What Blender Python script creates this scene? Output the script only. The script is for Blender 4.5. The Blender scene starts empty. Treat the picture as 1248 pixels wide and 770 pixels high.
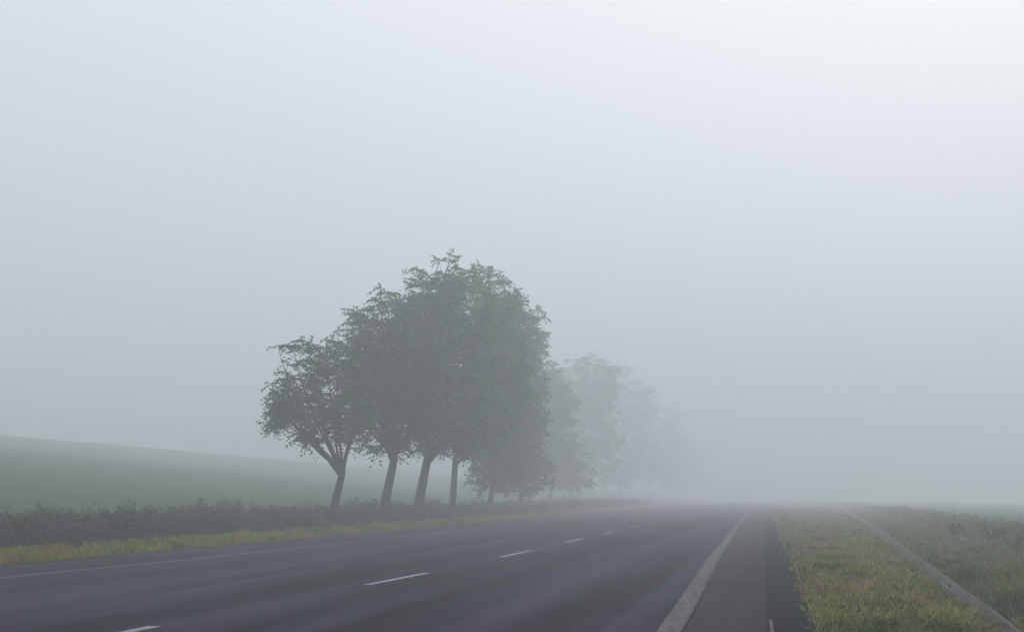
import bpy, math, random
import numpy as np
from math import radians, sin, cos, pi
from mathutils import Vector, noise

random.seed(11)
RS = np.random.RandomState(11)
scene = bpy.context.scene
COL = scene.collection
HOR = 605                   # picture row of the level horizon
A = radians(10.9)          # heading of the road, right of the camera axis
EYE = 1.2
FPX = 1600.0                # focal length in pixels of a 1248 px wide picture


def to_world(s, t, z=0.0):
    """road frame (s across, t along) -> world"""
    return Vector((s * cos(A) + t * sin(A), -s * sin(A) + t * cos(A), z))


def to_road(x, y):
    return x * cos(A) - y * sin(A), x * sin(A) + y * cos(A)


def ray(px, py, D):
    """a design-time helper: the place at depth D seen at that direction"""
    return Vector(((px - 624) / FPX * D, D, EYE - (py - HOR) / FPX * D))


# ---------------------------------------------------------------- ground shape
def channel_s(t):
    return float(np.interp(t, [0, 12, 21, 46, 71, 120, 460], [2.12, 2.22, 2.65, 3.85, 5.0, 7.2, 20]))


def shift(t):
    """the left side of the road swings out a little close to the camera"""
    return -0.55 * max(0.0, (26 - t) / 13.0) ** 2


def edge_s(t):
    return -13.1 + shift(t)


def ground_z(s, t):
    e = edge_s(t)
    n = noise.noise(Vector((s * .35, t * .35, 0))) * .05 + noise.noise(Vector((s * 1.7, t * 1.7, 3))) * .02
    if s < e:
        d = e - s
        z = min(.28, .02 + d * .11)
        L = max(0.0, d - 2.3)
        if L > 0:
            k = min(L, 200.0)
            z += .120 * k - .000145 * k * k
            z -= .120 * 8 * (1 - math.exp(-L / 8.0)) * .4
        w = min(1, d / 1.5)
        far = min(1, L / 20)
        return z + n * w + noise.noise(Vector((s * .012, t * .012, 7))) * .5 * far
    if s < .3:
        return -.09
    if s < .62:
        return -.09 + .11 * (s - .3) / .32 + noise.noise(Vector((s * 2.5, t * 1.6, 11))) * .13 * (s - .3) / .32
    d = s - .62
    c = channel_s(t)
    z = .02 - .02 * min(d, 1)
    n = n + noise.noise(Vector((s * 2.5, t * 1.6, 11))) * .13 * max(0, 1 - d)
    z -= .20 * math.exp(-((s - c) / .30) ** 2)
    if s > c + .8:
        z += .10 * min(1, (s - c - .8) / 2)
        z -= .012 * min(60, max(0, s - c - 3))
    return z + n * (1 if d < 1 else 1) * (0.0 if abs(s - c) < .3 else 1)


# ---------------------------------------------------------------- materials
def mat(name):
    m = bpy.data.materials.new(name)
    m.use_nodes = True
    nt = m.node_tree
    b = nt.nodes['Principled BSDF']
    return m, nt, b


class NB:
    def __init__(self, nt):
        self.nt = nt
        self.tc = nt.nodes.new('ShaderNodeTexCoord')
        self.obj = self.tc.outputs['Object']

    def link(self, a, b):
        self.nt.links.new(a, b)

    def mapping(self, scale):
        m = self.nt.nodes.new('ShaderNodeMapping')
        m.inputs['Scale'].default_value = scale
        self.link(self.obj, m.inputs['Vector'])
        return m.outputs[0]

    def noise(self, vec, scale, detail=4, rough=.55, dist=0):
        n = self.nt.nodes.new('ShaderNodeTexNoise')
        n.inputs['Scale'].default_value = scale
        n.inputs['Detail'].default_value = detail
        n.inputs['Roughness'].default_value = rough
        n.inputs['Distortion'].default_value = dist
        self.link(vec, n.inputs['Vector'])
        return n.outputs['Fac']

    def ramp(self, fac, stops):
        r = self.nt.nodes.new('ShaderNodeValToRGB')
        e = r.color_ramp.elements
        while len(e) < len(stops):
            e.new(.5)
        for k, (p, c) in enumerate(stops):
            e[k].position = p
            e[k].color = (*c, 1) if not isinstance(c, (int, float)) else (c, c, c, 1)
        self.link(fac, r.inputs['Fac'])
        return r.outputs['Color']

    def mix(self, fac, a, b, mode='MIX'):
        m = self.nt.nodes.new('ShaderNodeMix')
        m.data_type = 'RGBA'
        m.blend_type = mode
        for s, v in ((m.inputs[0], fac), (m.inputs[6], a), (m.inputs[7], b)):
            if isinstance(v, (int, float)):
                s.default_value = v
            elif isinstance(v, tuple):
                s.default_value = (*v, 1)
            else:
                self.link(v, s)
        return m.outputs[2]

    def math(self, op, a, b=0.0, c=0.0, clamp=False):
        m = self.nt.nodes.new('ShaderNodeMath')
        m.operation = op
        m.use_clamp = clamp
        for i, v in enumerate((a, b, c)):
            if isinstance(v, (int, float)):
                m.inputs[i].default_value = v
            else:
                self.link(v, m.inputs[i])
        return m.outputs[0]

    def sep(self):
        x = self.nt.nodes.new('ShaderNodeSeparateXYZ')
        self.link(self.obj, x.inputs[0])
        return x.outputs

    def attr(self, name):
        a = self.nt.nodes.new('ShaderNodeAttribute')
        a.attribute_name = name
        return a.outputs['Color']

    def bump(self, h, strength, dist, b):
        n = self.nt.nodes.new('ShaderNodeBump')
        n.inputs['Strength'].default_value = strength
        n.inputs['Distance'].default_value = dist
        self.link(h, n.inputs['Height'])
        self.link(n.outputs[0], b.inputs['Normal'])


def m_asphalt(name, base, worn, rough=.5):
    m, nt, b = mat(name)
    n = NB(nt)
    xyz = n.sep()
    # long wheel tracks: noise across the road, hardly changing along it
    tr = n.noise(n.mapping((1.0, .012, 1)), .9, 2, .5)
    tr2 = n.noise(n.mapping((1.0, .03, 1)), 2.6, 3, .5)
    patch = n.noise(n.mapping((1, .35, 1)), .35, 5, .6)
    speck = n.noise(n.obj, 42, 3, .7)
    f = n.math('ADD', n.math('MULTIPLY', tr, .55), n.math('MULTIPLY', tr2, .25))
    f = n.math('ADD', f, n.math('MULTIPLY', patch, .3))
    c = n.ramp(f, [(.43, base), (.66, worn)])
    c = n.mix(.8, c, n.ramp(speck, [(.3, .35), (.7, 1.75)]), 'MULTIPLY')
    # tar-sealed hairline cracks
    v = nt.nodes.new('ShaderNodeTexVoronoi')
    v.feature = 'DISTANCE_TO_EDGE'
    v.inputs['Scale'].default_value = .22
    w = nt.nodes.new('ShaderNodeVectorMath')
    w.operation = 'ADD'
    nz = nt.nodes.new('ShaderNodeTexNoise')
    nz.inputs['Scale'].default_value = 1.4
    nz.inputs['Detail'].default_value = 5
    n.link(n.obj, nz.inputs['Vector'])
    n.link(n.mapping((1.3, .5, 1)), w.inputs[0])
    n.link(nz.outputs['Color'], w.inputs[1])
    n.link(w.outputs[0], v.inputs['Vector'])
    cr = n.ramp(v.outputs['Distance'], [(.0, .62), (.008, 1.0)])
    c = n.mix(.6, c, cr, 'MULTIPLY')
    n.link(c, b.inputs['Base Color'])
    n.link(n.math('ADD', n.math('MULTIPLY', n.math('SUBTRACT', 1.0, f), .35), rough - .17), b.inputs['Roughness'])
    b.inputs['Specular IOR Level'].default_value = .02
    n.bump(speck, .35, .006, b)
    return m


def m_paint(name, col, under, keep):
    """worn road paint: keep = share of the paint still there"""
    m, nt, b = mat(name)
    n = NB(nt)
    w = n.noise(n.mapping((1, .3, 1)), 9, 6, .7)
    speck = n.noise(n.obj, 55, 2, .7)
    f = n.math('ADD', n.math('MULTIPLY', w, .6), n.math('MULTIPLY', speck, .4))
    k = n.ramp(f, [(max(0, .5 - .12 - (keep - .5) * .35), 0.0), (.5 + .1 - (keep - .5) * .35, 1.0)])
    n.link(n.mix(k, under, col), b.inputs['Base Color'])
    b.inputs['Roughness'].default_value = .75
    b.inputs['Specular IOR Level'].default_value = .02
    n.bump(speck, .3, .005, b)
    return m


def m_attr(name, rough=.6, spec=.3, trans=0.0):
    m, nt, b = mat(name)
    n = NB(nt)
    n.link(n.attr('tint'), b.inputs['Base Color'])
    b.inputs['Roughness'].default_value = rough
    b.inputs['Specular IOR Level'].default_value = spec
    if trans:
        t = nt.nodes.new('ShaderNodeBsdfTranslucent')
        n.link(n.attr('tint'), t.inputs['Color'])
        mx = nt.nodes.new('ShaderNodeMixShader')
        mx.inputs[0].default_value = trans
        n.link(b.outputs[0], mx.inputs[1])
        n.link(t.outputs[0], mx.inputs[2])
        n.link(mx.outputs[0], nt.nodes['Material Output'].inputs['Surface'])
    return m


def m_ground():
    m, nt, b = mat('ground')
    n = NB(nt)
    s, t, z = n.sep()
    wob = n.math('MULTIPLY', n.math('SUBTRACT', n.noise(n.obj, 1.1, 5, .65), .5), 1.2)
    sw = n.math('ADD', s, wob)
    big = n.noise(n.obj, .05, 4, .55)
    mid = n.noise(n.obj, .55, 5, .6)
    fine = n.noise(n.obj, 9, 5, .7)
    rows = n.noise(n.mapping((1.0, .04, 1)), .5, 3, .5)
    field = n.ramp(big, [(.3, (.024, .062, .026)), (.7, (.044, .092, .034))])
    field = n.mix(.35, field, n.ramp(rows, [(.35, (.62, .66, .6)), (.65, (1.25, 1.2, 1.1))]), 'MULTIPLY')
    field = n.mix(.5, field, n.ramp(n.noise(n.mapping((.35, 1, 1)), .16, 6, .65), [(.35, (.7, .72, .7)), (.65, (1.3, 1.25, 1.2))]), 'MULTIPLY')
    verge = n.ramp(mid, [(.32, (.050, .060, .022)), (.5, (.105, .100, .046)), (.68, (.165, .125, .070))])
    earth = n.ramp(fine, [(.3, (.035, .030, .030)), (.7, (.075, .066, .058))])
    right = n.mix(n.math('MULTIPLY_ADD', fine, 1.6, -.45, True), earth, verge)
    left = n.mix(n.math('MULTIPLY_ADD', fine, 1.6, -.35, True), earth, n.ramp(mid, [(.3, (.045, .055, .016)), (.7, (.10, .10, .03))]))
    weedy = n.mix(n.math('MULTIPLY_ADD', fine, 1.5, -.4, True), (.02, .018, .018), (.045, .05, .034))
    # left: verge -> rough strip -> field
    c = n.mix(n.math('MULTIPLY_ADD', sw, -2.0, -28.2, True), left, weedy)          # starts at s=-13.5
    c = n.mix(n.math('MULTIPLY_ADD', sw, -.7, -12.4, True), c, field)               # from s=-17
    c = n.mix(n.math('MULTIPLY_ADD', sw, 3.0, 12.0, True), c, right)
    c = n.mix(n.math('MULTIPLY_ADD', sw, .4, -3.4, True), c, field)
    c = n.mix(.5, c, n.ramp(fine, [(.25, .6), (.75, 1.35)]), 'MULTIPLY')
    n.link(c, b.inputs['Base Color'])
    b.inputs['Roughness'].default_value = .95
    b.inputs['Specular IOR Level'].default_value = .15
    n.bump(fine, .7, .05, b)
    return m


def m_concrete(name, base, stain):
    m, nt, b = mat(name)
    n = NB(nt)
    a = n.noise(n.mapping((1, .5, 1)), 2.2, 6, .65)
    g = n.noise(n.obj, 30, 4, .7)
    c = n.ramp(a, [(.35, stain), (.62, base)])
    c = n.mix(.6, c, n.ramp(g, [(.3, .7), (.7, 1.25)]), 'MULTIPLY')
    jt = n.math('LESS_THAN', n.math('FRACT', n.math('ADD', n.math('MULTIPLY', n.sep()[1], .8), n.math('MULTIPLY', a, .12))), .03)
    c = n.mix(jt, c, (.02, .02, .018))
    n.link(c, b.inputs['Base Color'])
    b.inputs['Roughness'].default_value = .8
    n.bump(g, .4, .01, b)
    return m


def m_bark():
    m, nt, b = mat('bark')
    n = NB(nt)
    a = n.noise(n.mapping((6, 6, 1.2)), 3, 6, .7)
    n.link(n.ramp(a, [(.3, (.022, .019, .018)), (.7, (.075, .066, .060))]), b.inputs['Base Color'])
    b.inputs['Roughness'].default_value = .9
    n.bump(a, .8, .03, b)
    return m


M_ASPH = m_asphalt('road asphalt', (.008, .006, .012), (.050, .044, .060), .8)
M_SHOULDER = m_asphalt('shoulder asphalt', (.028, .023, .032), (.046, .039, .050), .8)
M_DARK = m_asphalt('edge asphalt', (.005, .004, .009), (.016, .014, .022), .8)
M_LINE = m_paint('worn edge paint', (.15, .14, .15), (.045, .04, .05), .6)
M_LINEL = m_paint('worn left edge paint', (.15, .145, .16), (.04, .036, .046), .6)
M_DASH = m_paint('lane paint', (.30, .295, .31), (.06, .055, .065), .8)
M_GROUND = m_ground()
M_CONC = m_concrete('drain concrete', (.066, .062, .066), (.026, .026, .020))
M_STONE = m_concrete('marker stone', (.40, .40, .40), (.24, .24, .23))
M_BARK = m_bark()
M_LEAF = m_attr('leaf', .6, .25, .22)
M_GRASS = m_attr('grass blade', .7, .2, .2)


# ---------------------------------------------------------------- mesh helpers
def link_obj(name, mesh, parent=None, rot=True):
    o = bpy.data.objects.new(name, mesh)
    COL.objects.link(o)
    if parent is not None:
        o.parent = parent
    elif rot:
        o.rotation_euler.z = -A
    return o


def tag(o, label=None, cat=None, group=None, kind=None):
    if label: o['label'] = label
    if cat: o['category'] = cat
    if group: o['group'] = group
    if kind: o['kind'] = kind
    return o


def mesh_from(name, V, F, m, smooth=False, tint=None):
    me = bpy.data.meshes.new(name)
    V = np.asarray(V, dtype=np.float32)
    F = np.asarray(F, dtype=np.int32)
    k = F.shape[1]
    me.vertices.add(len(V)); me.vertices.foreach_set('co', V.ravel())
    me.loops.add(F.size); me.loops.foreach_set('vertex_index', F.ravel())
    me.polygons.add(len(F))
    me.polygons.foreach_set('loop_start', np.arange(0, F.size, k, dtype=np.int32))
    if smooth:
        me.polygons.foreach_set('use_smooth', np.ones(len(F), dtype=bool))
    me.update(calc_edges=True)
    if tint is not None:
        at = me.color_attributes.new('tint', 'FLOAT_COLOR', 'POINT')
        c = np.ones((len(V), 4), dtype=np.float32)
        c[:, :3] = tint
        at.data.foreach_set('color', c.ravel())
    me.materials.append(m)
    return me


def sheet(name, fs, ts, zf, m, parent=None):
    """a sheet in the road frame: fs(t) gives the list of s values at each t"""
    V, F = [], []
    n = None
    for t in ts:
        row = fs(t)
        n = len(row)
        for s in row:
            V.append((s, t, zf(s, t)))
    for i in range(len(ts) - 1):
        for j in range(n - 1):
            a = i * n + j
            F.append((a, a + 1, a + n + 1, a + n))
    return link_obj(name, mesh_from(name, V, F, m, True), parent)


def tube(V, F, pts, radii, sides):
    """append a tapering tube"""
    base = len(V)
    N = len(pts)
    up = Vector((.31, .12, .94))
    for i in range(N):
        d = (pts[min(i + 1, N - 1)] - pts[max(i - 1, 0)])
        if d.length < 1e-6: d = Vector((0, 0, 1))
        d.normalize()
        a = d.cross(up)
        if a.length < .05: a = d.cross(Vector((1, 0, 0)))
        a.normalize()
        b = d.cross(a)
        for k in range(sides):
            th = 2 * pi * k / sides
            p = pts[i] + (a * cos(th) + b * sin(th)) * radii[i]
            V.append((p.x, p.y, p.z))
    for i in range(N - 1):
        for k in range(sides):
            a0 = base + i * sides + k
            a1 = base + i * sides + (k + 1) % sides
            F.append((a0, a1, a1 + sides, a0 + sides))


# ---------------------------------------------------------------- ground sheet
def spaced(lo, hi, dense_lo, dense_hi, step, grow):
    v = list(np.arange(dense_lo, dense_hi + 1e-6, step))
    d, x = step, dense_hi
    while x < hi:
        d *= grow; x += d; v.append(min(x, hi))
    d, x = step, dense_lo
    while x > lo:
        d *= grow; x -= d; v.insert(0, max(x, lo))
    return v


gs = sorted(set([round(v, 3) for v in spaced(-440, 440, -18, -11, .35, 1.16)] +
                [round(v, 3) for v in np.arange(-6, 0.3, 2.5)] + [.3, .38, .46, .54, .62, .7, .8] + [round(v, 3) for v in np.arange(.9, 7, .15)]))
gs = [v for i, v in enumerate(gs) if not (-10.9 < v < .4 and int(v * 10) % 3 == 0 and False)]
gt = spaced(-40, 520, 5, 40, .35, 1.05)
tag(sheet('ground', lambda t: gs, gt, ground_z, M_GROUND), kind='structure')

# ---------------------------------------------------------------- road
rt = [round(v, 2) for v in spaced(-30, 500, 0, 60, 1.0, 1.08)]


def jitter(t, k, amp):
    return amp * noise.noise(Vector((t * 1.3, k * 9.1, 0))) + amp * .6 * noise.noise(Vector((t * 4.1, k * 5.1, 2)))


def fs_road(t):
    e = edge_s(t)
    return [e + jitter(t, 1, .12)] + list(np.linspace(e + .4, 0.02, 12))


def crown_z(s, t):
    return .004 + .0


rt_fine = sorted(set(rt + [round(v, 2) for v in np.arange(2, 60, .33)]))
tag(sheet('road', fs_road, rt_fine, crown_z, M_ASPH), kind='structure')


def fs_sh(t):
    c = line_s(t) + .13
    return [c, .02]


def line_s(t):
    return float(np.interp(t, [0, 13, 26, 64, 500], [-.80, -.84, -.98, -1.14, -1.2]))


tag(sheet('shoulder', fs_sh, rt, lambda s, t: .009, M_SHOULDER), kind='structure')
tag(sheet('shoulder_edge', lambda t: [.021, .25, .5, .9], rt_fine,
          lambda s, t: -.012 if s < .3 else (-.022 if s < .6 else -.06), M_DARK), kind='structure')
tag(sheet('edge_line', lambda t: [line_s(t) - .11 + jitter(t, 3, .012), line_s(t) + .11 + jitter(t, 4, .012)], rt_fine,
          lambda s, t: .014, M_LINE), kind='structure')


def left_line(t):
    return float(np.interp(t, [0, 19, 23, 28, 34, 500], [-11.6, -11.0, -10.8, -10.75, -10.75, -10.75]))


tag(sheet('far_edge_line', lambda t: [left_line(t) - .09 + jitter(t, 6, .02), left_line(t) + .09 + jitter(t, 7, .02)], rt_fine,
          lambda s, t: .009, M_LINEL), kind='structure')


def dash_s(t):
    return float(np.interp(t, [0, 12, 17.5, 20.2, 25.3, 28, 500], [-5.8, -5.5, -5.28, -5.18, -5.12, -5.1, -5.1]))


def pix_t(px, py):
    D = EYE * FPX / (py - HOR)
    x = (px - 624) / FPX * D
    return to_road(x, D)[1]


d0 = [pix_t(155, 770) - .55, pix_t(447, 713), pix_t(611, 679), pix_t(690, 661)]
d1 = [pix_t(200, 764), pix_t(525, 698.5), pix_t(648, 671.2), pix_t(708, 656.3)]
starts = d0 + [d0[-1] + 7.9 * k for k in range(1, 12)]
ends = d1 + [d1[-1] + 7.9 * k for k in range(1, 12)]
starts.insert(0, starts[0] - 7.9); ends.insert(0, ends[0] - 7.9)
for a, b in zip(starts, ends):
    ts = list(np.linspace(a, b, 7))
    tag(sheet('lane_line', lambda t: [dash_s(t) - .065 + jitter(t, 8, .008), dash_s(t) + .065 + jitter(t, 9, .008)], ts,
              lambda s, t: .010, M_DASH), kind='structure')

# a short worn stroke of paint left on the dark strip at the very bottom of the picture
tag(sheet('road_marking', lambda t: [.045 + jitter(t, 12, .008), .075 + jitter(t, 13, .01)], list(np.linspace(8.0, 13.2, 12)),
          lambda s, t: -.006, M_LINE), kind='structure')

# grit washed up along the edge of the dark strip
n = 2600
gt_ = 8 * (60 / 8) ** RS.rand(n)
gs_ = .30 + .16 * RS.randn(n)
ok = gs_ > .04
gt_, gs_ = gt_[ok], gs_[ok]
V, F, T = [], [], []
for a, b in zip(gs_, gt_):
    z0 = max(ground_z(float(a), float(b)), -.02)
    r_ = random.uniform(.004, .013)
    k0 = len(V)
    for q in range(4):
        th = q * pi / 2 + random.random()
        V.append((a + r_ * cos(th), b + r_ * sin(th), z0))
    V.append((a, b, z0 + r_ * .9))
    for q in range(4):
        F.append((k0 + q, k0 + (q + 1) % 4, k0 + 4))
    g = random.uniform(.03, .16)
    T += [(g, g * .94, g * .9)] * 5
M_GRIT = m_attr('grit', .9, .1)
tag(link_obj('gravel', mesh_from('gravel', V, F, M_GRIT, False, np.array(T))), 'fine loose grit along the dark outer edge of the shoulder', 'gravel', kind='stuff')

# ---------------------------------------------------------------- drainage channel (shallow concrete dish)
V, F = [], []
prof = [(-.26, -.16), (-.24, .015), (-.18, .02), (-.08, -.075), (.08, -.075), (.17, .02), (.23, .025), (.25, -.16)]
ts = [round(v, 2) for v in spaced(2, 300, 3, 60, .5, 1.12)]
for t in ts:
    c = channel_s(t)
    w = float(np.interp(t, [8, 18, 40], [.24, .42, .75])) * (1.0 + .12 * noise.noise(Vector((t * .4, 0, 5))))
    dz = .015 * noise.noise(Vector((t * .5, 3, 1)))
    for ds, z in prof:
        V.append((c + ds * w + .02 * noise.noise(Vector((t, ds * 20, 4))), t, z - .062 + dz + .01 * noise.noise(Vector((t * 2, ds * 9, 8)))))
k = len(prof)
for i in range(len(ts) - 1):
    for j in range(k):
        a, b = i * k + j, i * k + (j + 1) % k
        F.append((a, b, b + k, a + k))
ch = link_obj('drainage_channel', mesh_from('drainage_channel', V, F, M_CONC, False))
tag(ch, 'narrow grey concrete drainage channel running through the grass right of the road', 'drain')


# ---------------------------------------------------------------- foliage generators
def blades(P, h, w, lean, tint, seg=2):
    """tapered bent blades; P (n,3) bases; h,w (n,); returns V,F,tint"""
    n = len(P)
    th = RS.rand(n) * 2 * pi
    ph = RS.rand(n) * 2 * pi
    side = np.stack([np.cos(th), np.sin(th), np.zeros(n)], 1) * w[:, None]
    ld = np.stack([np.cos(ph), np.sin(ph), np.zeros(n)], 1) * (lean * h)[:, None]
    up = np.zeros((n, 3)); up[:, 2] = h
    p0 = P
    p1 = P + up * .55 + ld * .3
    p2 = P + up * (1 - .35 * lean[:, None]) + ld
    V = np.stack([p0 - side * .5, p0 + side * .5, p1 + side * .42, p1 - side * .42, p2 + side * .06, p2 - side * .06], 1)
    b = np.arange(n)[:, None] * 6
    F = np.concatenate([b + np.array([[0, 1, 2, 3]]), b + np.array([[3, 2, 4, 5]])], 0)
    T = np.repeat(tint[:, None, :], 6, 1)
    return V.reshape(-1, 3), F, T.reshape(-1, 3)


def vnoise(s, t, f, seed):
    return np.array([noise.fractal(Vector((a * f, b * f, seed)), 1.0, 2.0, 3) for a, b in zip(s, t)])


def pick(cols, k, var):
    """blend a palette by k in 0..1 (array) with random brightness"""
    cols = np.array(cols)
    x = np.clip(k, 0, .9999) * (len(cols) - 1)
    i = x.astype(int)
    f = (x - i)[:, None]
    c = cols[i] * (1 - f) + cols[i + 1] * f
    return c * (1 + var * (RS.rand(len(k)) - .5))[:, None]


def heights(s, t):
    return np.array([ground_z(float(a), float(b)) for a, b in zip(s, t)])


def grass_strip(name, label, n, t0, t1, s_fun, h0, h1, w0, cols, lean0=.25, power=1.0, cut=-1e9, seed=1.0, clump=.0):
    u = RS.rand(n)
    t = t0 * (t1 / t0) ** (u ** power)
    s = s_fun(t, RS.rand(n))
    nz = vnoise(s, t, .55, seed) * 1.7
    nz2 = vnoise(s, t, 2.0, seed + 20)
    keep = nz2 > cut
    s, t, nz, nz2 = s[keep], t[keep], nz[keep], nz2[keep]
    z = heights(s, t)
    k = np.clip(.5 + nz * .9 + nz2 * .35 + .18 * RS.randn(len(s)), 0, 1)
    h = (h0 + (h1 - h0) * RS.rand(len(s)) ** 1.6) * (1 + 1.1 * nz2)
    w = w0 * (.6 + .8 * RS.rand(len(s))) * (1 + t / 45.0)
    h = np.maximum(h, .02)
    V, F, T = blades(np.stack([s, t, z - .01], 1), h, w, lean0 + .6 * RS.rand(len(s)), pick(cols, k, .5))
    o = link_obj(name, mesh_from(name, V, F, M_GRASS, False, T))
    return tag(o, label, 'grass', kind='stuff')


ch_v = np.vectorize(channel_s)
edge_v = np.vectorize(edge_s)

# left verge: bright yellow green strip along the asphalt
grass_strip('left_verge_grass', 'strip of short yellow green grass between asphalt and dark weeds', 60000, 19, 150,
            lambda t, r: edge_v(t) + .05 - 1.25 * r ** .9 , .05, .17, .016,
            [(.09, .13, .008), (.19, .22, .010), (.28, .27, .014), (.27, .18, .03)], seed=3.0)
# right verge
grass_strip('right_verge_grass', 'patchy dry and green grass between the dark road edge and the concrete channel', 90000, 7.5, 130,
            lambda t, r: (lambda a: a + (ch_v(t) - a - .06) * r)(.52 + .22 * vnoise(t, t * 0, 1.7, 77.0) + .1 * RS.randn(len(t)) * (r < .25)), .03, .17, .010,
            [(.05, .095, .014), (.13, .165, .026), (.22, .24, .050), (.30, .27, .085), (.27, .18, .085)], lean0=.75, cut=-.25, seed=8.0)
grass_strip('bank_grass', 'pale olive grass on the far side of the concrete channel', 50000, 9, 130,
            lambda t, r: ch_v(t) + .14 + 2.6 * r, .05, .2, .012,
            [(.06, .105, .028), (.125, .16, .05), (.21, .21, .085), (.21, .17, .09)], lean0=.4, seed=15.0)


grass_strip('channel_grass', 'grass growing over both lips of the concrete channel', 42000, 8, 80,
            lambda t, r: ch_v(t) + np.where(r < .5, -1, 1) * (.02 + .24 * np.abs(RS.randn(len(t))) ) , .04, .16, .011,
            [(.045, .08, .018), (.10, .125, .03), (.17, .165, .06), (.18, .13, .07)], lean0=.7, cut=-.05, seed=41.0)


def weed_mass(P, H, cols, k, leaf=.075, nl=14, stem_h=1.0, width=.075):
    """upright leafy weeds: stem blade + many small leaves up the stem, P bases, H heights"""
    n = len(P)
    V1, F1, T1 = blades(P, H, np.full(n, .012) * (1 + P[:, 1] / 50), .15 + .25 * RS.rand(n), pick([(.015, .014, .010), (.05, .04, .03)], RS.rand(n), .4))
    idx = np.repeat(np.arange(n), nl)
    u = RS.rand(len(idx)) ** .8
    spread = width * (1.15 - u * .8)[:, None] * H[idx][:, None] * 1.6
    off = RS.randn(len(idx), 3) * spread
    off[:, 2] *= .3
    C = P[idx] + off
    C[:, 2] += H[idx] * (.06 + .84 * u)
    sz = leaf * (.6 + .9 * RS.rand(len(idx))) * (.75 + P[idx, 1] / 60)
    V2, F2, T2 = leaves(C, sz, .42, pick(cols, np.clip(k[idx] + .2 * RS.randn(len(idx)), 0, 1), .6), droop=-.5)
    return np.vstack([V1, V2]), np.vstack([F1, F2 + len(V1)]), np.vstack([T1, T2])


def leaves(C, L, aspect, tint, droop=.3, axis=None):
    """kite shaped folded leaves centred at C with length L"""
    n = len(C)
    if axis is None:
        d = RS.randn(n, 3)
        d[:, 2] = d[:, 2] * .6 - droop
    else:
        d = axis
    d /= np.linalg.norm(d, axis=1)[:, None]
    r = RS.randn(n, 3)
    s = np.cross(d, r)
    s /= np.linalg.norm(s, axis=1)[:, None] + 1e-9
    Lc = L[:, None]
    V = np.stack([C - d * Lc * .5, C + s * Lc * aspect * .5 - d * Lc * .02, C + d * Lc * .5, C - s * Lc * aspect * .5 - d * Lc * .02], 1)
    b = np.arange(n)[:, None] * 4
    F = b + np.array([[0, 1, 2, 3]])
    return V.reshape(-1, 3), F, np.repeat(tint[:, None, :], 4, 1).reshape(-1, 3)


STONE = to_road((1173 - 624) / FPX * 33.5, 33.5)


def weeds(name, label, n, t0, t1, s_fun, h0, h1, cols, seed, leaf=.075, nl=14):
    t = t0 * (t1 / t0) ** RS.rand(n)
    s = s_fun(t, RS.rand(n))
    nz = vnoise(s, t, .45, seed)
    nz2 = vnoise(s, t, 1.15, seed + 9)
    hide = (np.abs(s - STONE[0]) < .45) & (t > STONE[1] - 3.5) & (t < STONE[1] + .3)
    s, t, nz, nz2 = s[~hide], t[~hide], nz[~hide], nz2[~hide]
    z = heights(s, t)
    n = len(s)
    H = np.maximum(.12, (h0 + (h1 - h0) * RS.rand(n)) * (1 + .7 * nz + 1.1 * nz2))
    V, F, T = weed_mass(np.stack([s, t, z - .02], 1), H, cols, np.clip(.5 + nz * 1.1 + nz2 * 1.0, 0, 1), leaf, nl)
    o = link_obj(name, mesh_from(name, V, F, M_GRASS, False, T))
    return tag(o, label, 'weeds', kind='stuff')


WEED_COLS = [(.008, .022, .007), (.022, .046, .016), (.052, .070, .032), (.100, .080, .054)]
weeds('undergrowth', 'dark tangled weeds along the left roadside below the trees', 16500, 20, 165,
      lambda t, r: edge_v(t) - 1.05 - 3.1 * r, .20, .50, WEED_COLS, 31.0, leaf=.048, nl=22)
weeds('low_weeds', 'brownish low weeds beyond the concrete channel on the right', 3600, 14, 130,
      lambda t, r: ch_v(t) + 2.0 + 3.2 * r, .10, .28, [(.05, .09, .03), (.10, .14, .055), (.16, .165, .08), (.19, .155, .10)], 51.0, leaf=.05, nl=14)


# individual tall weeds that stand above the mass
def weed_plant(px, D, h, seed, label, group, dz=0):
    x = (px - 624) / FPX * D
    s, t = to_road(x, D)
    z = ground_z(s, t)
    n = 9
    a = RS.rand(n) * 2 * pi
    r = .13 * RS.rand(n) ** .5
    P = np.stack([r * np.cos(a), r * np.sin(a), np.full(n, -.02)], 1)
    H = h * (.65 + .4 * RS.rand(n))
    V1, F1, T1 = blades(P, H, np.full(n, .02), .1 + .25 * RS.rand(n), pick([(.05, .045, .03), (.08, .07, .05)], RS.rand(n), .3))
    nl = 26
    idx = np.repeat(np.arange(n), nl)
    u = RS.rand(len(idx))
    off = RS.randn(len(idx), 3) * (.09 * h)
    off[:, 2] *= .4
    C = P[idx] * (1 + u[:, None] * 1.4) + off
    C[:, 2] += H[idx] * (.1 + .9 * u)
    V2, F2, T2 = leaves(C, .10 * (.6 + .8 * RS.rand(len(idx))), .35, pick(WEED_COLS[:3] if px < 700 else [(.04, .06, .03), (.08, .10, .05)], RS.rand(len(idx)), .5), droop=-.8)
    root = bpy.data.objects.new('weed_plant', None)
    COL.objects.link(root)
    root.location = to_world(s, t, z)
    root.empty_display_size = .2
    tag(root, label, 'weed', group)
    link_obj('stem', mesh_from('stem', V1, F1, M_GRASS, False, T1), root)
    link_obj('foliage', mesh_from('foliage', V2, F2, M_GRASS, False, T2), root)


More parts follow.
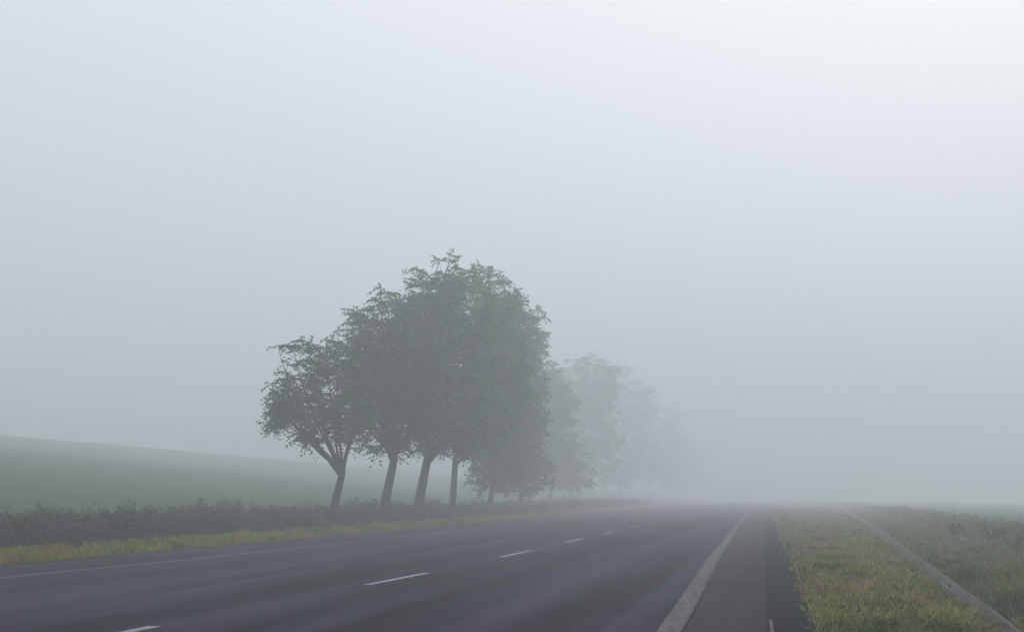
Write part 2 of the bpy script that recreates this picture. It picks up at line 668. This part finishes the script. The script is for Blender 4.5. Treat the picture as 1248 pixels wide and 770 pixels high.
G1 = 'tall weeds above the left undergrowth'
weed_plant(147, 29, .85, 1, 'tallest upright weed, above the dark undergrowth left of the trees', G1)
weed_plant(88, 27, .66, 2, 'bushy upright weed in the undergrowth, left of the tallest weed', G1)
weed_plant(22, 26, .7, 3, 'leafy weed at the far left end of the undergrowth', G1)
weed_plant(262, 34, .7, 4, 'slim upright weed midway between the tallest weed and the first tree', G1)
weed_plant(342, 39, .72, 5, 'upright weed just left of the leaning first tree', G1)
G2 = 'weeds beyond the concrete channel'
weed_plant(1213, 33, .42, 6, 'thin dark weed standing right of the pale stone', G2)
weed_plant(1165, 38, .40, 7, 'dark weed standing just behind the pale stone', G2)

# pale stone in the weeds on the right
import bmesh
bm = bmesh.new()
bmesh.ops.create_icosphere(bm, subdivisions=3, radius=1)
for v in bm.verts:
    d = noise.noise(v.co * 1.4 + Vector((3, 1, 2))) * .22 + noise.noise(v.co * 4) * .05
    v.co *= 1 + d
    v.co.x *= .15; v.co.y *= .13; v.co.z *= .10
    if v.co.z < -.09: v.co.z = -.09
me = bpy.data.meshes.new('stone'); bm.to_mesh(me); bm.free()
me.materials.append(M_STONE)
for p in me.polygons: p.use_smooth = True
st = link_obj('stone', me)
D = 33.5; x = (1173 - 624) / FPX * D
s_, t_ = to_road(x, D)
st.location = to_world(s_, t_, ground_z(s_, t_) + .05)
tag(st, 'small pale stone lying among the weeds beyond the channel', 'stone')


# ---------------------------------------------------------------- trees
def bez(a, b, c, d, n):
    out = []
    for i in range(n + 1):
        u = i / n
        out.append(a * (1 - u) ** 3 + b * 3 * u * (1 - u) ** 2 + c * 3 * u * u * (1 - u) + d * u ** 3)
    return out


LEAF_COLS = [(.017, .048, .009), (.036, .086, .015), (.062, .128, .024), (.100, .175, .038)]


def tree(base_px, D, fork, crowns, label, r0, clumps=260, fronds=7, leaflets=8, leaf=.15, clump_r=.42, sides=8,
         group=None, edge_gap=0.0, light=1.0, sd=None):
    """crowns: (px, py, rx, rz[, depth offset]) ellipsoids that the crown fills"""
    x = (base_px - 624) / FPX * D
    s, t = to_road(x, D)
    root_p = to_world(s, t, ground_z(s, t))
    root = bpy.data.objects.new('tree', None)
    COL.objects.link(root)
    root.location = root_p
    tag(root, label, 'tree', group)
    O = root_p
    k = D / FPX
    ell = []
    for c in crowns:
        p = ray(c[0], c[1], D) - O
        if len(c) > 4: p.y += c[4]
        ell.append((p, c[2] * k, c[3] * k, min(c[2], c[3]) * k * 1.05))
    sd = D if sd is None else sd
    rr = random.Random(int(base_px * 7 + sd))
    fk = ray(fork[0], fork[1], D) - O
    V, F = [], []
    start = Vector((0, 0, -.15))
    # trunk up to the fork, with a slight sway and flare
    tr = bez(start, Vector((fk.x * .15, .05, fk.z * .35)), Vector((fk.x * .7, -.08, fk.z * .7)), fk, 8)
    rad = [r0 * (1.35 - .55 * min(1, i / 2.0)) if i < 2 else r0 * (.92 - .035 * i) for i in range(len(tr))]
    tube(V, F, tr, rad, sides + 2)
    # limbs
    nodes = []
    nlimb = 3 + 2 * len(ell)
    for i in range(nlimb):
        e = ell[i % len(ell)]
        ang = 2 * pi * (i / nlimb) + rr.uniform(-.4, .4)
        rad_f = rr.uniform(.35, .72)
        tgt = e[0] + Vector((cos(ang) * e[1] * rad_f, sin(ang) * e[3] * rad_f, e[2] * rr.uniform(.0, .7)))
        st_ = tr[rr.choice([7, 8, 8, 8])]
        dirv = (tgt - st_)
        m1 = st_ + Vector((dirv.x * .35, dirv.y * .35, dirv.z * .22)) + Vector((rr.uniform(-.2, .2), rr.uniform(-.2, .2), .05))
        m2 = st_ + Vector((dirv.x * .8, dirv.y * .8, dirv.z * .62))
        pts = bez(st_, m1, m2, tgt, 10)
        rl = r0 * rr.uniform(.32, .5)
        rads = [rl * (1 - .085 * q) for q in range(11)]
        tube(V, F, pts, rads, max(5, sides - 2))
        nodes += [(pts[q], rads[q]) for q in range(3, 11)]
    tips = [nodes[q][0] for q in range(7, len(nodes), 8)]
    # leaf clumps spread through the ellipsoids, denser near the surface
    C, W = [], []
    vol = [e[1] * e[2] * e[3] for e in ell]
    tot = sum(vol)
    for e, v in zip(ell, vol):
        for _ in range(int(clumps * v / tot)):
            d = Vector((rr.gauss(0, 1), rr.gauss(0, 1), rr.gauss(0, 1))).normalized()
            q = rr.random() ** .5
            bump_ = 1 + .22 * noise.noise(Vector((d.x * 2.1 + base_px, d.y * 2.1, d.z * 2.1 + sd)))
            p = e[0] + Vector((d.x * e[1], d.y * e[3], d.z * e[2])) * q * bump_ * .95
            if edge_gap and noise.noise(p * .95 + Vector((sd, 2, 5))) < -.32 + edge_gap:
                continue
            if p.z < fk.z * .55: continue
            C.append(p)
    C += [p + Vector((0, 0, .08)) for p in tips] + [p.lerp(fk, .12) for p in tips]
    for c in C:
        best = min(nodes, key=lambda nd: (nd[0] - c).length_squared + (3 if nd[0].z > c.z + .4 else 0))
        if len(C) > 30:
            b0 = best[0]
            if (b0 - c).length > 2.2 * clump_r / .42 or (b0 - c).length < .05: continue
            mid = b0.lerp(c, .5) + Vector((rr.uniform(-.12, .12), rr.uniform(-.12, .12), .12))
            tube(V, F, [b0, mid, c], [min(.045, best[1] * .6), .022, .010], 4)
    tr_o = link_obj('trunk', mesh_from('trunk', V, F, M_BARK, True), root)
    # leaves: fronds of paired leaflets that leave each clump centre outwards and droop
    Cn = np.array([list(c) for c in C])
    n = len(Cn)
    bright = RS.rand(n)
    idx = np.repeat(np.arange(n), fronds)
    fd = RS.randn(len(idx), 3)
    fd[:, 2] = fd[:, 2] * .55 + .05
    fd /= np.linalg.norm(fd, axis=1)[:, None]
    fl = clump_r * (.7 + .75 * RS.rand(len(idx)))
    j = np.repeat(np.arange(len(idx)), leaflets)
    u = np.tile(np.linspace(.15, 1.1, leaflets), len(idx)) + RS.randn(len(j)) * .03
    P = Cn[idx[j]] + fd[j] * (fl[j] * u)[:, None]
    P[:, 2] -= .35 * fl[j] * u ** 2
    sd = np.cross(fd[j], np.array([0, 0, 1.0]))
    sd /= np.linalg.norm(sd, axis=1)[:, None] + 1e-6
    sg = np.where(np.arange(len(j)) % 2 == 0, 1.0, -1.0)[:, None]
    ax = fd[j] * .55 + sd * sg * .8 + RS.randn(len(j), 3) * .28
    ax[:, 2] -= .18
    P += sd * sg * leaf * .4
    L = leaf * (.7 + .6 * RS.rand(len(j)))
    kk = np.clip(.1 + .55 * bright[idx[j]] + .25 * RS.rand(len(j)), 0, 1)
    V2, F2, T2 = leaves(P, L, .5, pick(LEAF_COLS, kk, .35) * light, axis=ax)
    link_obj('crown', mesh_from('crown', V2, F2, M_LEAF, False, T2), root)
    return root


G = 'row of trees on the left of the road'
tree(403, 45, (418, 573), [(392, 450, 50, 46), (362, 503, 42, 42), (412, 505, 46, 48), (352, 450, 26, 38), (345, 505, 28, 34), (380, 535, 42, 18)],
     'smallest tree, sparse leaning crown, first at the left end of the row', .17, clumps=330, fronds=6, leaf=.13, clump_r=.35, group=G, edge_gap=.17, sd=42)
tree(466, 50.5, (481, 556), [(470, 440, 58, 92), (505, 475, 52, 72), (440, 475, 34, 66), (475, 530, 62, 26)],
     'dark dense tree with a leaning trunk, second from the left in the row', .22, clumps=620, leaf=.15, clump_r=.38, group=G)
tree(508, 56, (521, 558), [(548, 402, 64, 88), (545, 490, 66, 60), (508, 395, 38, 68), (540, 535, 58, 26)],
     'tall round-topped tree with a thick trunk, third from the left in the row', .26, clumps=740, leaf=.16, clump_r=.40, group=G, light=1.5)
tree(551, 63, (555, 560), [(598, 378, 40, 62), (602, 460, 55, 82), (570, 500, 50, 60), (580, 540, 50, 28)],
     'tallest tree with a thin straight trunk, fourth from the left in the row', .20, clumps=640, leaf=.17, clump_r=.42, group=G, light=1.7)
tree(596, 74, (600, 592), [(622, 415, 34, 62), (618, 510, 42, 76), (605, 572, 40, 34), (640, 400, 16, 26)],
     'tree with foliage hanging to the ground, fifth from the left in the row', .20, clumps=560, leaf=.18, clump_r=.44, group=G)
tree(634, 86, (636, 594), [(644, 445, 22, 62), (640, 520, 30, 68), (643, 575, 34, 32), (662, 412, 13, 9), (658, 384, 9, 9), (660, 470, 12, 14)],
     'fog-greyed tree with loose twiggy right edge, closing the near clump', .20, clumps=480, leaf=.19, clump_r=.45, group=G)
tree(670, 128, (672, 594), [(682, 508, 24, 60), (680, 556, 34, 44), (666, 470, 20, 44), (700, 580, 26, 18)],
     'slim fogged tree tucked between the near clump and the pale far trees', .24, clumps=420, leaf=.27, clump_r=.66, group=G)
tree(704, 185, (706, 593), [(716, 480, 46, 54), (715, 540, 50, 56), (682, 500, 30, 70), (738, 468, 20, 38), (690, 572, 44, 26)],
     'pale tree half lost in fog, first one beyond the dark near clump', .3, clumps=560, leaf=.36, clump_r=.95, group=G)
tree(754, 250, (756, 590), [(770, 502, 36, 54), (766, 558, 42, 40), (750, 580, 40, 18)],
     'faint tree in fog, second one beyond the dark near clump', .32, clumps=340, fronds=6, leaf=.46, clump_r=1.1, group=G)
tree(789, 310, (790, 590), [(808, 534, 34, 48), (804, 568, 38, 30)],
     'very faint tree in fog, third one beyond the dark near clump', .32, clumps=260, fronds=6, leaf=.54, clump_r=1.3, group=G)
tree(822, 380, (823, 592), [(836, 562, 28, 30), (834, 578, 30, 20)],
     'barely visible tree in thick fog where the row runs out', .32, clumps=220, fronds=6, leaf=.6, clump_r=1.4, group=G)

# ---------------------------------------------------------------- air
me = bpy.data.meshes.new('haze')
bm = bmesh.new()
bmesh.ops.create_cube(bm, size=1)
bm.to_mesh(me); bm.free()
hz = bpy.data.objects.new('haze', me)
COL.objects.link(hz)
TOP, BOT = 25.0, -6.0
hz.scale = (1300, 1300, TOP - BOT)
hz.location = (0, 200, (TOP + BOT) / 2)
hm = bpy.data.materials.new('haze')
hm.use_nodes = True
nt = hm.node_tree
nt.nodes.remove(nt.nodes['Principled BSDF'])
pv = nt.nodes.new('ShaderNodeVolumePrincipled')
pv.inputs['Color'].default_value = (.935, .97, 1.0, 1)
pv.inputs['Density'].default_value = .0090
pv.inputs['Anisotropy'].default_value = .3
nt.links.new(pv.outputs[0], nt.nodes['Material Output'].inputs['Volume'])
me.materials.append(hm)
tag(hz, 'even grey morning fog over the whole place', 'fog', kind='stuff')

# ---------------------------------------------------------------- sky and light
SUN_EL, SUN_AZ = radians(38), radians(24)      # azimuth to the right of the camera axis (+Y)
w = bpy.data.worlds.new('World')
scene.world = w
w.use_nodes = True
nt = w.node_tree
bg = nt.nodes['Background']
sky = nt.nodes.new('ShaderNodeTexSky')
sky.sky_type = 'NISHITA'
sky.sun_disc = False
sky.sun_elevation = SUN_EL
sky.sun_rotation = SUN_AZ
sky.air_density = 1.5
sky.dust_density = 4
tc = nt.nodes.new('ShaderNodeTexCoord')
sp = nt.nodes.new('ShaderNodeSeparateXYZ')
nt.links.new(tc.outputs['Generated'], sp.inputs[0])
rp = nt.nodes.new('ShaderNodeValToRGB')
nt.links.new(sp.outputs['Z'], rp.inputs['Fac'])
e = rp.color_ramp.elements
e[0].position = 0.0; e[0].color = (.55, .63, .75, 1)
e[1].position = 1.0; e[1].color = (.92, .96, 1.0, 1)
x = e.new(.18); x.color = (.705, .77, .87, 1)
x = e.new(.35); x.color = (.855, .90, .955, 1)
dt = nt.nodes.new('ShaderNodeVectorMath'); dt.operation = 'DOT_PRODUCT'
dt.inputs[1].default_value = (sin(SUN_AZ) * cos(SUN_EL), cos(SUN_AZ) * cos(SUN_EL), sin(SUN_EL))
nt.links.new(tc.outputs['Generated'], dt.inputs[0])
mx0 = nt.nodes.new('ShaderNodeMath'); mx0.operation = 'MAXIMUM'; mx0.inputs[1].default_value = 0
nt.links.new(dt.outputs['Value'], mx0.inputs[0])
pw = nt.nodes.new('ShaderNodeMath'); pw.operation = 'POWER'; pw.inputs[1].default_value = 7
nt.links.new(mx0.outputs[0], pw.inputs[0])
ma = nt.nodes.new('ShaderNodeMath'); ma.operation = 'MULTIPLY_ADD'; ma.inputs[1].default_value = .34; ma.inputs[2].default_value = .92
nt.links.new(pw.outputs[0], ma.inputs[0])
sc_ = nt.nodes.new('ShaderNodeVectorMath'); sc_.operation = 'SCALE'
nt.links.new(rp.outputs['Color'], sc_.inputs[0]); nt.links.new(ma.outputs[0], sc_.inputs['Scale'])
sc2 = nt.nodes.new('ShaderNodeVectorMath'); sc2.operation = 'SCALE'; sc2.inputs['Scale'].default_value = 10.8
nt.links.new(sc_.outputs[0], sc2.inputs[0])
mx = nt.nodes.new('ShaderNodeMix'); mx.data_type = 'RGBA'; mx.inputs[0].default_value = .9
nt.links.new(sky.outputs[0], mx.inputs[6]); nt.links.new(sc2.outputs[0], mx.inputs[7])
nt.links.new(mx.outputs[2], bg.inputs['Color'])
bg.inputs['Strength'].default_value = .1

sun = bpy.data.lights.new('sun', 'SUN')
sun.energy = .5
sun.angle = radians(20)
sun.color = (1, .97, .93)
so = bpy.data.objects.new('sun', sun)
COL.objects.link(so)
dirv = Vector((sin(SUN_AZ) * cos(SUN_EL), cos(SUN_AZ) * cos(SUN_EL), sin(SUN_EL)))
so.rotation_euler = dirv.to_track_quat('Z', 'Y').to_euler()
so.location = dirv * 50

# ---------------------------------------------------------------- camera
cd = bpy.data.cameras.new('camera')
co = bpy.data.objects.new('camera', cd)
COL.objects.link(co)
co.location = (0, 0, EYE)
cd.sensor_width = 36
cd.lens = FPX / 1248 * 36
cd.clip_end = 3000
cd.clip_start = .1
co.rotation_euler = (radians(90), 0, 0)
cd.shift_y = (HOR - 385) / 1248
scene.camera = co

scene.cycles.volume_bounces = 6
scene.cycles.max_bounces = 8
scene.cycles.diffuse_bounces = 3
scene.cycles.use_denoising = True
vs = scene.view_settings
vs.view_transform = 'Standard'
vs.look = 'None'
vs.exposure = 0
vs.gamma = 1
